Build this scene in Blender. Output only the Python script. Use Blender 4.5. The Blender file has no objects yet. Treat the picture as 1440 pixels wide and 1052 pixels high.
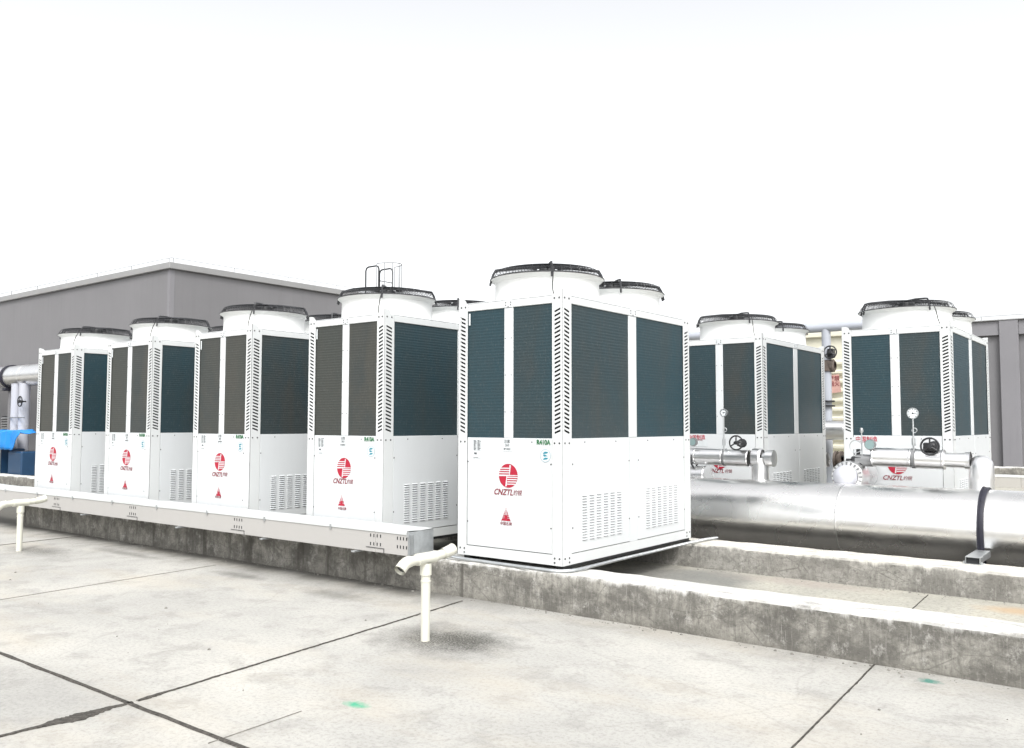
import bpy, math, random
from math import sin, cos, pi, radians
from mathutils import Vector, Matrix, noise
random.seed(7)
S = bpy.context.scene
COL = S.collection

# ------------------------------------------------------------------ camera, sky, sun, exposure
cam_d = bpy.data.cameras.new('camera'); cam = bpy.data.objects.new('camera', cam_d); COL.objects.link(cam)
YAW, PIT, ROL = radians(37.714), radians(3.355), radians(0.107)
F = Vector((-sin(YAW)*cos(PIT), cos(YAW)*cos(PIT), sin(PIT)))
R = Vector((cos(YAW), sin(YAW), 0)); U = R.cross(F)
R2 = R*cos(ROL)+U*sin(ROL); U2 = -R*sin(ROL)+U*cos(ROL)
m = Matrix((R2, U2, -F)).transposed().to_4x4(); m.translation = Vector((0, 0, 1.418))
cam.matrix_world = m
cam_d.sensor_width = 36; cam_d.lens = 36*1210.48/1440; cam_d.clip_start = 0.05; cam_d.clip_end = 2000
S.camera = cam

SUN_EL, SUN_AZ = radians(52), radians(138)     # azimuth clockwise from +Y
world = bpy.data.worlds.new('World'); S.world = world; world.use_nodes = True
wn = world.node_tree.nodes; wl = world.node_tree.links; wn.clear()
wo = wn.new('ShaderNodeOutputWorld'); wb = wn.new('ShaderNodeBackground'); wb.inputs['Strength'].default_value = 0.15
hs = wn.new('ShaderNodeHueSaturation'); hs.inputs['Saturation'].default_value = 0.10
sky = wn.new('ShaderNodeTexSky'); sky.sky_type = 'NISHITA'; sky.sun_disc = False
sky.sun_elevation = SUN_EL; sky.sun_rotation = SUN_AZ; sky.air_density = 1.0; sky.dust_density = 4.0
wl.new(sky.outputs[0], hs.inputs['Color']); wl.new(hs.outputs[0], wb.inputs['Color']); wl.new(wb.outputs[0], wo.inputs[0])
sd = bpy.data.lights.new('sun', 'SUN'); sd.energy = 0.8; sd.angle = radians(14); sd.color = (1.0, 0.975, 0.94)
sun = bpy.data.objects.new('sun', sd); COL.objects.link(sun)
sv = Vector((sin(SUN_AZ)*cos(SUN_EL), cos(SUN_AZ)*cos(SUN_EL), sin(SUN_EL)))
sun.rotation_euler = sv.to_track_quat('Z', 'Y').to_euler(); sun.location = sv*40
S.view_settings.view_transform = 'Standard'; S.view_settings.look = 'None'
S.view_settings.exposure = 1.15; S.view_settings.gamma = 1; S.view_settings.use_curve_mapping = False
S.render.engine = 'CYCLES'

# ------------------------------------------------------------------ materials
class NT:
    def __init__(s, name):
        s.m = bpy.data.materials.new(name); s.m.use_nodes = True
        s.n = s.m.node_tree.nodes; s.l = s.m.node_tree.links
        s.b = s.n['Principled BSDF']; s.co = s.n.new('ShaderNodeTexCoord')
    def map(s, scale=(1, 1, 1), src='Object', rot=(0, 0, 0), loc=(0, 0, 0)):
        p = s.n.new('ShaderNodeMapping'); p.inputs['Scale'].default_value = scale
        p.inputs['Rotation'].default_value = rot; p.inputs['Location'].default_value = loc
        s.l.new(s.co.outputs[src], p.inputs[0]); return p.outputs[0]
    def noise(s, vec, scale=5, detail=6, rough=.6, dist=0):
        t = s.n.new('ShaderNodeTexNoise'); t.inputs['Scale'].default_value = scale; t.inputs['Detail'].default_value = detail
        t.inputs['Roughness'].default_value = rough; t.inputs['Distortion'].default_value = dist
        s.l.new(vec, t.inputs['Vector']); return t.outputs['Fac']
    def ramp(s, fac, stops):
        r = s.n.new('ShaderNodeValToRGB'); e = r.color_ramp.elements
        while len(e) < len(stops): e.new(.5)
        for k, (p, c) in enumerate(stops):
            e[k].position = p; e[k].color = (c, c, c, 1) if isinstance(c, (int, float)) else (*c, 1)
        s.l.new(fac, r.inputs[0]); return r.outputs[0]
    def mix(s, fac, a, b, mode='MIX'):
        x = s.n.new('ShaderNodeMix'); x.data_type = 'RGBA'; x.blend_type = mode
        for i, v in ((0, fac), (6, a), (7, b)):
            if hasattr(v, 'links'): s.l.new(v, x.inputs[i])
            elif i == 0: x.inputs[0].default_value = v
            else: x.inputs[i].default_value = (*v, 1)
        return x.outputs[2]
    def math(s, op, a, b=0.0, c=None):
        x = s.n.new('ShaderNodeMath'); x.operation = op
        for i, v in enumerate((a, b, c)):
            if v is None: continue
            if hasattr(v, 'links'): s.l.new(v, x.inputs[i])
            else: x.inputs[i].default_value = v
        return x.outputs[0]
    def sep(s, vec):
        x = s.n.new('ShaderNodeSeparateXYZ'); s.l.new(vec, x.inputs[0]); return x.outputs
    def col(s, c):
        if hasattr(c, 'links'): s.l.new(c, s.b.inputs['Base Color'])
        else: s.b.inputs['Base Color'].default_value = (*c, 1)
    def set(s, rough=.5, metal=0, spec=.5):
        if hasattr(rough, 'links'): s.l.new(rough, s.b.inputs['Roughness'])
        else: s.b.inputs['Roughness'].default_value = rough
        s.b.inputs['Metallic'].default_value = metal; s.b.inputs['Specular IOR Level'].default_value = spec
    def bump(s, h, strength=.3, dist=.01):
        x = s.n.new('ShaderNodeBump'); x.inputs['Strength'].default_value = strength; x.inputs['Distance'].default_value = dist
        s.l.new(h, x.inputs['Height']); s.l.new(x.outputs[0], s.b.inputs['Normal'])
    def spot(s, x, y, rx, ry, soft=.5, wob=.5, nscale=6):
        """irregular blob mask around a place on a floor (object = world coordinates)"""
        v = s.sep(s.map()); a = s.math('DIVIDE', s.math('SUBTRACT', v[0], x), rx); b = s.math('DIVIDE', s.math('SUBTRACT', v[1], y), ry)
        d = s.math('SQRT', s.math('ADD', s.math('MULTIPLY', a, a), s.math('MULTIPLY', b, b)))
        n = s.noise(s.map(), nscale, 5, .7); d = s.math('ADD', d, s.math('MULTIPLY', s.math('SUBTRACT', n, .5), wob*2))
        return s.ramp(d, [(1-soft, 1), (1, 0)])

def plain(name, c, rough=.5, metal=0, spec=.5, var=.08, nscale=8, bump=0):
    t = NT(name); f = t.noise(t.map(), nscale, 6, .65)
    lo = tuple(max(0, x*(1-var)) for x in c); hi = tuple(min(1, x*(1+var)) for x in c)
    t.col(t.ramp(f, [(.3, lo), (.7, hi)])); t.set(rough, metal, spec)
    if bump: t.bump(t.noise(t.map(), nscale*3, 5), bump, .005)
    return t.m

def painted(name, c, rough=.38):
    """painted sheet steel with faint rain streaks and grime"""
    t = NT(name); st = t.noise(t.map((3, 3, .8)), 3, 7, .7); g = t.noise(t.map(), 2.3, 6, .6); sp = t.noise(t.map(), 90, 2, .5)
    a = t.ramp(st, [(.35, tuple(x*.985 for x in c)), (.6, c)])
    a = t.mix(t.ramp(g, [(.55, 0.0), (.85, .16)]), a, (c[0]*.75, c[1]*.74, c[2]*.68))
    a = t.mix(t.ramp(sp, [(.68, 0.0), (.75, .15)]), a, (.4, .38, .33))
    t.col(a); t.set(t.ramp(g, [(.3, rough-.05), (.7, rough+.12)]), 0, .5)
    t.bump(t.noise(t.map(), 1.6, 2, .4), .10, .02); return t.m

M = {}
M['white'] = painted('white_powder_coat', (.575, .595, .605))
M['white_post'] = painted('white_post_coat', (.575, .592, .592))
M['shroud'] = painted('white_plastic_shroud', (.66, .67, .66), .5)
M['grey_paint'] = painted('grey_pipe_paint', (.36, .38, .42))
M['dark'] = plain('dark_interior', (.018, .02, .022), .8)
M['black'] = plain('black_iron', (.02, .021, .023), .5, 0, .4)
M['wire'] = plain('black_coated_wire', (.022, .023, .026), .45)
M['screw'] = plain('dull_zinc_screw', (.07, .07, .072), .5, .3)
M['rubber'] = plain('black_rubber', (.015, .015, .017), .75)
M['strap'] = plain('rubber_strap', (.016, .016, .026), .6, 0, .4, .3, 20, .4)
M['galv'] = plain('galvanised_steel', (.50, .52, .53), .38, .85, .5, .14, 14, .15)
M['galv_dark'] = plain('galvanised_rail', (.22, .225, .23), .5, .5, .5, .2)
M['tray'] = painted('warm_grey_tray_paint', (.385, .375, .36), .45)
M['traylid'] = painted('pale_tray_lid', (.52, .54, .535), .42)
M['pvc'] = plain('cream_pvc', (.58, .575, .50), .35, 0, .5, .06, 5)
M['red'] = plain('red_print', (.36, .007, .03), .45)
M['darkred'] = plain('dark_red_print', (.20, .018, .03), .45)
M['print'] = plain('grey_print', (.08, .085, .09), .5)
M['green'] = plain('green_print', (.02, .13, .045), .5)
M['teal'] = plain('teal_print', (.015, .20, .27), .5)
M['palegreen'] = plain('pale_teal_dial', (.20, .28, .28), .4)
M['paper'] = plain('white_sticker', (.56, .59, .60), .35)
M['dial'] = plain('white_dial', (.75, .8, .82), .25)
M['bolt'] = M['screw']
M['beige'] = painted('cream_ribbed_sheet', (.62, .60, .49), .5)
M['rust'] = plain('rusty_brown_iron', (.13, .105, .09), .7, .2, .4, .4, 25, .5)
M['bluetarp'] = plain('bright_blue_sheet', (.008, .21, .60), .45, 0, .5, .12, 3, .3)
M['bluebox'] = plain('dark_blue_paint', (.012, .045, .10), .4)
M['pinktag'] = plain('faded_red_tag', (.50, .30, .26), .6)
M['cream_pipe'] = painted('white_riser_cladding', (.42, .43, .47), .35)

def coil_mat(name, a, b, c):
    t = NT(name); v = t.map()
    z = t.sep(v)
    ln = t.math('SINE', t.math('MULTIPLY', z[2], 2*pi/.0254)); ln = t.math('MULTIPLY_ADD', ln, .5, .5)
    big = t.noise(t.map((1.3, 1.3, .5)), 1.7, 4, .6, .4)
    oi = t.n.new('ShaderNodeObjectInfo'); f = t.math('ADD', t.math('MULTIPLY', big, .8), t.math('MULTIPLY', t.math('SUBTRACT', oi.outputs['Random'], .5), .28))
    base = t.ramp(f, [(.2, a), (.42, b), (.62, c)])
    base = t.mix(t.ramp(ln, [(.5, 0.0), (.95, .16)]), base, (.012, .018, .022))
    dust = t.noise(t.map((60, 60, 14)), 2, 6, .7)
    base = t.mix(t.ramp(dust, [(.56, 0.0), (.74, .35)]), base, (.16, .17, .165))
    t.col(base); t.set(.5, .15, .35); t.bump(ln, .25, .003); return t.m
M['coil'] = coil_mat('finned_coil', (.018, .047, .060), (.028, .046, .052), (.046, .050, .047))
M['coil_grey'] = coil_mat('finned_coil_grey', (.045, .050, .045), (.056, .056, .048), (.036, .045, .045))  # greyer, browner tone for the front coils of the copied front units

def aluminium(name, tint=(.80, .80, .79), rough=.2):
    t = NT(name); v = t.map((1, 1, 1))
    d = t.noise(v, 3.2, 3, .5); f = t.noise(t.map((1, 14, 14)), 6, 6, .7); g = t.noise(v, 60, 3, .6)
    t.col(t.ramp(t.noise(v, 4, 6, .7), [(.3, tuple(x*.93 for x in tint)), (.65, tint)]))
    t.set(t.ramp(d, [(.3, rough*.85), (.75, rough*1.25)]), 1, .5)
    t.bump(d, .07, .03); return t.m
M['alu'] = aluminium('aluminium_cladding', (.88, .88, .88), .30)
M['alu_main'] = aluminium('aluminium_main_cladding', (.92, .91, .89), .27)

# --- concretes
def deck_mat():
    t = NT('weathered_concrete_deck'); o = t.map()
    big = t.noise(o, .55, 8, .62, .3); mid = t.noise(o, 3.1, 9, .7, .2); fine = t.noise(o, 42, 8, .8); grit = t.noise(o, 190, 3, .7)
    c = t.ramp(big, [(.3, (.31, .305, .288)), (.5, (.395, .388, .363)), (.68, (.47, .457, .42))])
    c = t.mix(t.ramp(mid, [(.36, .50), (.50, 0.0)]), c, (.25, .244, .228))
    c = t.mix(t.ramp(fine, [(.38, .42), (.52, 0.0)]), c, (.17, .167, .155))
    c = t.mix(t.ramp(grit, [(.60, 0.0), (.72, .45)]), c, (.09, .087, .08))
    c = t.mix(t.ramp(grit, [(.28, .4), (.38, 0.0)]), c, (.42, .41, .38))
    warm = t.noise(t.map((.5, 1.2, 1), loc=(4, 2, 0)), 1.1, 5, .6)
    c = t.mix(t.ramp(warm, [(.5, 0.0), (.75, .45)]), c, (.43, .38, .30))
    scr = t.noise(t.map((12, .7, 1), rot=(0, 0, radians(20))), 2.2, 7, .8)
    c = t.mix(t.ramp(scr, [(.60, 0.0), (.78, .30)]), c, (.17, .165, .15))
    # darker band along the foot of the kerb, stronger to the left
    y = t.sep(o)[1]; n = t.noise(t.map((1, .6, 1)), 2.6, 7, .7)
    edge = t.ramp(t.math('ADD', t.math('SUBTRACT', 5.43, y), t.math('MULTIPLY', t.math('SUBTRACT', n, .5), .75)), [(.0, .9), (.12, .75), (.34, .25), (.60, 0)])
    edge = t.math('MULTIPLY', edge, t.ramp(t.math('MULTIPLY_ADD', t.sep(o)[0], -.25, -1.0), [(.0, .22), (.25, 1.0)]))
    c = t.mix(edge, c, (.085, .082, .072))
    # moss ring round the near vent pipe, and one at the far one
    for a in ((-3.86, 4.28, .60, .48, 1.0), (-3.74, 4.36, .34, .26, 1.0), (-10.1, 4.45, .7, .3, .75)):
        k = t.spot(a[0], a[1], a[2], a[3], .8, .5, 7)
        k = t.math('MULTIPLY', k, t.ramp(t.noise(o, 70, 5, .8), [(.42, a[4]), (.58, .30)])); c = t.mix(k, c, (.05, .049, .042))
    # dark patches by the kerb
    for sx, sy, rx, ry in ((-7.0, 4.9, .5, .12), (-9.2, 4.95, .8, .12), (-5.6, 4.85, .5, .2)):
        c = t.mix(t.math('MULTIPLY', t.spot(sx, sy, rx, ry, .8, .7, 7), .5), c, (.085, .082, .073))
    # green paint splashes
    g1 = t.math('MULTIPLY', t.spot(-3.34, 3.04, .10, .055, .85, .7, 26), .9)
    c = t.mix(g1, c, (.04, .33, .19))
    g2 = t.math('MULTIPLY', t.spot(-1.143, 5.27, .07, .05, .6, .9, 24), .8); c = t.mix(g2, c, (.02, .17, .13))
    # hairline cracks
    vo = t.n.new('ShaderNodeTexVoronoi'); vo.feature = 'DISTANCE_TO_EDGE'; vo.inputs['Scale'].default_value = .42
    w = t.n.new('ShaderNodeMix'); w.data_type = 'VECTOR'; w.inputs[0].default_value = .16
    nz = t.n.new('ShaderNodeTexNoise'); nz.inputs['Scale'].default_value = 2.5; nz.inputs['Detail'].default_value = 6
    t.l.new(o, nz.inputs['Vector']); t.l.new(o, w.inputs[4]); t.l.new(nz.outputs['Color'], w.inputs[5]); t.l.new(w.outputs[1], vo.inputs['Vector'])
    c = t.mix(t.ramp(vo.outputs['Distance'], [(.0, .16), (.004, 0.0)]), c, (.15, .145, .13))
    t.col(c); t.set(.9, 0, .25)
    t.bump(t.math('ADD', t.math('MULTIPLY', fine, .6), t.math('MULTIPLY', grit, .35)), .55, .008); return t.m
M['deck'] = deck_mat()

def kerb_mat(name, base, light, topw, streak=.85):
    t = NT(name); o = t.map(); z = t.sep(o)[2]
    v1 = t.noise(t.map((5, 5, 1.3)), 1.8, 9, .78, .6); bl = t.noise(t.map((1.6, 1.6, 2.4), loc=(3, 1, 7)), 2.4, 9, .72, .3); v2 = t.noise(t.map((60, 60, 2.5)), 1.4, 6, .7)
    b = t.noise(o, 2.1, 8, .68, .5); f = t.noise(o, 38, 7, .8)
    c = t.ramp(b, [(.32, base), (.55, tuple((p+q)/2 for p, q in zip(base, light))), (.72, light)])
    c = t.mix(t.math('MULTIPLY', t.ramp(bl, [(.43, .95), (.56, 0.0)]), streak), c, (.115, .11, .10)); c = t.mix(t.math('MULTIPLY', t.ramp(v1, [(.40, .7), (.56, 0.0)]), streak), c, (.10, .096, .086))
    c = t.mix(t.ramp(v2, [(.56, 0.0), (.70, .40)]), c, (.46, .445, .41)); fl = t.noise(t.map((1, 1, .7), loc=(5, 0, 3)), 9, 9, .82); c = t.mix(t.ramp(fl, [(.54, 0.0), (.64, .7)]), c, (.44, .43, .40))
    c = t.mix(t.ramp(f, [(.36, .6), (.5, 0.0)]), c, (.09, .087, .078))
    xx = t.sep(o)[0]; dr = t.noise(t.map((1.5, .01, .12)), 3.2, 4, .6); dr = t.math('MULTIPLY', t.ramp(dr, [(.56, 0.0), (.64, .75)]), t.math('LESS_THAN', xx, -4.7))
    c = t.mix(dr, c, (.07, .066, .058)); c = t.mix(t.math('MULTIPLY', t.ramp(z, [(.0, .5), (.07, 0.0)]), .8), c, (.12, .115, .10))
    vo = t.n.new('ShaderNodeTexVoronoi'); vo.feature = 'DISTANCE_TO_EDGE'; vo.inputs['Scale'].default_value = 3.2; t.l.new(t.map((1, 1, 2), rot=(.3, .2, .5)), vo.inputs['Vector'])
    crk = t.math('MULTIPLY', t.ramp(vo.outputs['Distance'], [(.0, .8), (.02, 0.0)]), t.ramp(bl, [(.46, .0), (.56, .8)])); c = t.mix(crk, c, (.10, .095, .085))
    # lime wash left on the top, running a little over the edge
    geo = t.n.new('ShaderNodeNewGeometry'); nz = t.sep(geo.outputs['Normal'])[2]
    drip = t.math('ADD', z, t.math('MULTIPLY', t.math('SUBTRACT', t.noise(t.map((9, 9, .9)), 1.5, 6, .7), .5), .17))
    lime = t.math('MAXIMUM', t.ramp(nz, [(.55, 0.0), (.85, 1.0)]), t.ramp(drip, [(.262, 0.0), (.30, .85)]))
    worn = t.ramp(t.noise(t.map((1, 2, 1)), 6, 9, .8), [(.32, .15), (.50, 1.0)])
    c = t.mix(t.math('MULTIPLY', lime, worn), c, topw)
    t.col(c); t.set(.9, 0, .25); t.bump(t.math('ADD', f, t.math('MULTIPLY', v1, .5)), .6, .012); return t.m
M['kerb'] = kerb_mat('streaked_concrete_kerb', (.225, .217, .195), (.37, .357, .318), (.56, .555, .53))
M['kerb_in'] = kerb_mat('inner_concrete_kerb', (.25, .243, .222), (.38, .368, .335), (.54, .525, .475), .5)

def inner_floor():
    t = NT('inner_floor_concrete'); o = t.map(); b = t.noise(o, 1.4, 8, .65, .4); f = t.noise(o, 30, 8, .8)
    c = t.ramp(b, [(.3, (.27, .265, .232)), (.52, (.37, .358, .31)), (.7, (.42, .40, .335))])
    c = t.mix(t.ramp(f, [(.38, .55), (.52, 0.0)]), c, (.15, .147, .133))
    c = t.mix(t.math('MULTIPLY', t.spot(-.98, 7.27, .30, .20, .8, .5, 6), .8), c, (.40, .29, .18))      # rust stain
    c = t.mix(t.math('MULTIPLY', t.spot(-3.5, 6.9, .75, .8, .4, .35, 3), .6), c, (.11, .113, .113))      # damp stain, with the shade under the nearest unit painted in
    c = t.mix(t.math('MULTIPLY', t.spot(-2.6, 7.4, .9, .22, .7, .5, 5), .35), c, (.30, .24, .22))
    t.col(c); t.set(.85, 0, .3); t.bump(f, .5, .008); return t.m
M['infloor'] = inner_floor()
M['tar'] = plain('bitumen_joint', (.062, .057, .05), .85, 0, .3, .75, 55, .8)
M['render_wall'] = None
def wall_mat(name, c):
    t = NT(name); b = t.noise(t.map(), .45, 6, .6); s = t.noise(t.map((5, 5, .35)), 1.5, 7, .7); f = t.noise(t.map(), 26, 4, .6)
    a = t.ramp(b, [(.3, tuple(x*.93 for x in c)), (.7, tuple(x*1.06 for x in c))])
    a = t.mix(t.ramp(s, [(.52, 0.0), (.78, .30)]), a, tuple(x*.72 for x in c))
    t.col(a); t.set(.85, 0, .25); t.bump(f, .25, .01); return t.m
M['render_wall'] = wall_mat('grey_rendered_wall', (.178, .176, .182))
M['pilaster'] = wall_mat('grey_pilaster_render', (.205, .202, .213))
M['coping'] = wall_mat('pale_coping', (.27, .27, .27))

# ------------------------------------------------------------------ mesh helpers
class MB:
    def __init__(s): s.v = []; s.f = []; s.mi = []
    def add(s, vs, fs, mi=0):
        o = len(s.v); s.v += [tuple(v) for v in vs]; s.f += [tuple(i+o for i in f) for f in fs]; s.mi += [mi]*len(fs); return s
    def box(s, x0, x1, y0, y1, z0, z1, mi=0):
        return s.add([(x0,y0,z0),(x1,y0,z0),(x1,y1,z0),(x0,y1,z0),(x0,y0,z1),(x1,y0,z1),(x1,y1,z1),(x0,y1,z1)],
                     [(0,3,2,1),(4,5,6,7),(0,1,5,4),(1,2,6,5),(2,3,7,6),(3,0,4,7)], mi)
    def bbox(s, x0, x1, y0, y1, z0, z1, b=.004, mi=0):
        """box with chamfered edges"""
        xs, ys, zs = (x0, x1), (y0, y1), (z0, z1); vs = []; idx = {}
        for i in (0, 1):
            for j in (0, 1):
                for k in (0, 1):
                    sx, sy, sz = (1, -1)[i], (1, -1)[j], (1, -1)[k]
                    for a in range(3):
                        p = [xs[i]+sx*b, ys[j]+sy*b, zs[k]+sz*b]; p[a] = (xs[i], ys[j], zs[k])[a]
                        idx[i, j, k, a] = len(vs); vs.append(p)
        fs = []
        for a in range(3):
            o = [q for q in range(3) if q != a]
            for sd in (0, 1):
                q = []
                for u, w in ((0, 0), (1, 0), (1, 1), (0, 1)):
                    t = [0, 0, 0]; t[a] = sd; t[o[0]] = u; t[o[1]] = w; q.append(idx[t[0], t[1], t[2], a])
                fs.append(tuple(q))
        for a in range(3):       # edges along axis a
            o = [q for q in range(3) if q != a]
            for u in (0, 1):
                for w in (0, 1):
                    t0 = [0, 0, 0]; t1 = [0, 0, 0]; t1[a] = 1
                    for t in (t0, t1): t[o[0]] = u; t[o[1]] = w
                    fs.append((idx[(*t0, o[0])], idx[(*t1, o[0])], idx[(*t1, o[1])], idx[(*t0, o[1])]))
        for i in (0, 1):
            for j in (0, 1):
                for k in (0, 1): fs.append((idx[i, j, k, 0], idx[i, j, k, 1], idx[i, j, k, 2]))
        return s.add(vs, fs, mi)
    def tube(s, pts, r, n=8, mi=0, caps=True, radii=None):
        pts = [Vector(p) for p in pts]; N = len(pts); rings = []
        up = None
        for i, p in enumerate(pts):
            d = (pts[min(i+1, N-1)]-pts[max(i-1, 0)]).normalized()
            if up is None: up = Vector((0, 0, 1)) if abs(d.z) < .9 else Vector((1, 0, 0))
            a = d.cross(up)
            if a.length < 1e-4: a = d.cross(Vector((0, 1, 0)))
            a.normalize(); b = a.cross(d).normalized(); up = b
            rr = radii[i] if radii else r
            # keep mitre thickness at sharp bends
            rings.append([p+(a*cos(2*pi*k/n)+b*sin(2*pi*k/n))*rr for k in range(n)])
        vs = [v for r_ in rings for v in r_]; fs = []
        for i in range(N-1):
            for k in range(n):
                fs.append((i*n+k, i*n+(k+1) % n, (i+1)*n+(k+1) % n, (i+1)*n+k))
        if caps: fs += [tuple(range(n)), tuple(range((N-1)*n, N*n))]
        return s.add(vs, fs, mi)
    def lathe(s, prof, n=32, c=(0, 0, 0), axis='Z', mi=0, a0=0, a1=2*pi):
        vs = []; full = abs(a1-a0-2*pi) < 1e-6; m_ = n if full else n+1
        for (r, h) in prof:
            for k in range(m_):
                t = a0+(a1-a0)*k/n; x, y = r*cos(t), r*sin(t)
                if axis == 'Z': p = (c[0]+x, c[1]+y, c[2]+h)
                elif axis == 'X': p = (c[0]+h, c[1]+x, c[2]+y)
                else: p = (c[0]+x, c[1]+h, c[2]+y)
                vs.append(p)
        fs = []
        for i in range(len(prof)-1):
            for k in range(n):
                k2 = (k+1) % m_; fs.append((i*m_+k, i*m_+k2, (i+1)*m_+k2, (i+1)*m_+k))
        return s.add(vs, fs, mi)
    def ring(s, c, Rr, r, axis='Z', n=24, k=6, mi=0):
        prof = [(Rr+r*cos(2*pi*q/k), r*sin(2*pi*q/k)) for q in range(k+1)]
        return s.lathe(prof, n, c, axis, mi)

def mesh(name, mb, mats, smooth=False, fix=True):
    me = bpy.data.meshes.new(name); me.from_pydata(mb.v, [], mb.f)
    for m_ in (mats if isinstance(mats, (list, tuple)) else [mats]): me.materials.append(m_)
    me.polygons.foreach_set('material_index', mb.mi)
    if fix:
        import bmesh
        bm = bmesh.new(); bm.from_mesh(me); bmesh.ops.recalc_face_normals(bm, faces=bm.faces); bm.to_mesh(me); bm.free()
    if smooth:
        me.polygons.foreach_set('use_smooth', [True]*len(me.polygons))
        try: me.set_sharp_from_angle(angle=radians(38))
        except Exception: pass
    me.update(); return me
def obj(name, mb, mats, parent=None, smooth=False, loc=None, kind=None, fix=True):
    me = mb if isinstance(mb, bpy.types.Mesh) else mesh(name, mb, mats, smooth, fix)
    o = bpy.data.objects.new(name, me); COL.objects.link(o)
    if parent: o.parent = parent
    if loc: o.location = loc
    if kind: o['kind'] = kind
    return o
def thing(name, label, cat, loc=(0, 0, 0), group=None):
    o = bpy.data.objects.new(name, None); COL.objects.link(o); o.empty_display_size = .2
    o.location = loc; o['label'] = label; o['category'] = cat
    if group: o['group'] = group
    return o
def tag(o, label, cat, group=None):
    o['label'] = label; o['category'] = cat
    if group: o['group'] = group
    return o
def kids(o): return [c for c in bpy.data.objects if c.parent == o]
def build_children():
    d = {}
    for o in bpy.data.objects:
        if o.parent: d.setdefault(o.parent, []).append(o)
    return d
def copy_tree(o, ch, parent=None):
    c = o.copy(); COL.objects.link(c); c.parent = parent
    for k in ch.get(o, []): copy_tree(k, ch, c)
    return c
def text_mesh(name, body, size, mat, ext=.0006, shear=0, off=0, sx=1, align='CENTER'):
    cu = bpy.data.curves.new(name, 'FONT'); cu.body = body; cu.size = size; cu.align_x = align; cu.align_y = 'CENTER'
    cu.extrude = ext; cu.shear = shear; cu.offset = off; cu.resolution_u = 3
    o = bpy.data.objects.new(name, cu); COL.objects.link(o); bpy.context.view_layer.update()
    me = bpy.data.meshes.new_from_object(o.evaluated_get(bpy.context.evaluated_depsgraph_get()))
    bpy.data.objects.remove(o); me.transform(Matrix.Rotation(pi/2, 4, 'X') @ Matrix.Diagonal((sx, 1, 1, 1)))
    me.materials.clear(); me.materials.append(mat); me.name = name; return me

# ------------------------------------------------------------------ setting: decks, kerbs, joints
W, L, H = 1.067, 2.186, 2.10
ZB, YA, YB = .335, 5.494, 9.535
KZ, FZ = .289, .071
b = MB(); b.add([(-180, -60, 0), (120, -60, 0), (120, 240, 0), (-180, 240, 0)], [(0, 1, 2, 3)])
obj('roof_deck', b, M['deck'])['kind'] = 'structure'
b = MB(); b.box(-12.8, 14, 5.76, 7.58, -.05, FZ)
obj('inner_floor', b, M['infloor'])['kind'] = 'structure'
M['trench'] = plain('damp_trench_floor', (.055, .053, .048), .7, 0, .3, .35, 4, .3)  # trench shade put into the floor colour, darkening the main pipe's reflection
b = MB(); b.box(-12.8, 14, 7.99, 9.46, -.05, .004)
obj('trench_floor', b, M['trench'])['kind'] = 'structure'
b = MB(); b.box(-12.8, 14, 9.79, 26.2, -.05, FZ)
obj('back_floor', b, M['infloor'])['kind'] = 'structure'

def kerb(name, x0, x1, y0, y1, z0, z1, mat, label, seed=0, step=.06, amp=.006, group=None):
    n = int((x1-x0)/step); prof = [(y0, z0), (y0, z0+(z1-z0)*.33), (y0, z0+(z1-z0)*.68), (y0, z1-.016), (y0+.014, z1), (y0+(y1-y0)*.5, z1), (y1-.014, z1), (y1, z1-.014), (y1, z0)]
    vs = []; m_ = len(prof)
    for i in range(n+1):
        x = x0+(x1-x0)*i/n
        for j, (y, z) in enumerate(prof):
            e = noise.noise(Vector((x*1.7+seed, j*3.1, 0)))*amp+noise.noise(Vector((x*9+seed, j*7.3, 4)))*amp*.8
            g = noise.noise(Vector((x*6+seed, j*5.3, 9)))*amp
            if j in (3, 4): e += max(0, noise.noise(Vector((x*5+seed, 1, 2)))-.25)*.06; g -= max(0, noise.noise(Vector((x*5+seed, 1, 2)))-.25)*.05*(j == 4)
            vs.append((x, y+e*(.5 if j in (0, 8) else 1), z+(g if j not in (0, 8) else 0)))
    fs = [(i*m_+j, (i+1)*m_+j, (i+1)*m_+j+1, i*m_+j+1) for i in range(n) for j in range(m_-1)]
    fs += [tuple(range(m_)), tuple(range(n*m_, (n+1)*m_))]
    k = MB(); k.add(vs, fs); o = obj(name, k, mat, smooth=True); return tag(o, label, 'kerb', group)
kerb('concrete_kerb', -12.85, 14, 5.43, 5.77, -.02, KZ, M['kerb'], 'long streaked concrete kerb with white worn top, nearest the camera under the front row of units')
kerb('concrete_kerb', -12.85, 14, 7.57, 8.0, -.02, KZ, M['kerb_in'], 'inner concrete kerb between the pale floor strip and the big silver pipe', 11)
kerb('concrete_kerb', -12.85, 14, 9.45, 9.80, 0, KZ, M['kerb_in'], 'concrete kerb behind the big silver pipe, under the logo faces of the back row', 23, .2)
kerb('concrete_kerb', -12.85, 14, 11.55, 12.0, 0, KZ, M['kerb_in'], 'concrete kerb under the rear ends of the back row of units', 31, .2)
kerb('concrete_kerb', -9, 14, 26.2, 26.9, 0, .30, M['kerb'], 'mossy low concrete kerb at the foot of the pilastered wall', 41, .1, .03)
kerb('concrete_kerb', -25.5, -13.4, 8.25, 8.6, 0, .27, M['kerb'], 'short rough concrete kerb at the far left below the blue sheet', 51, .1, .01)

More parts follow.
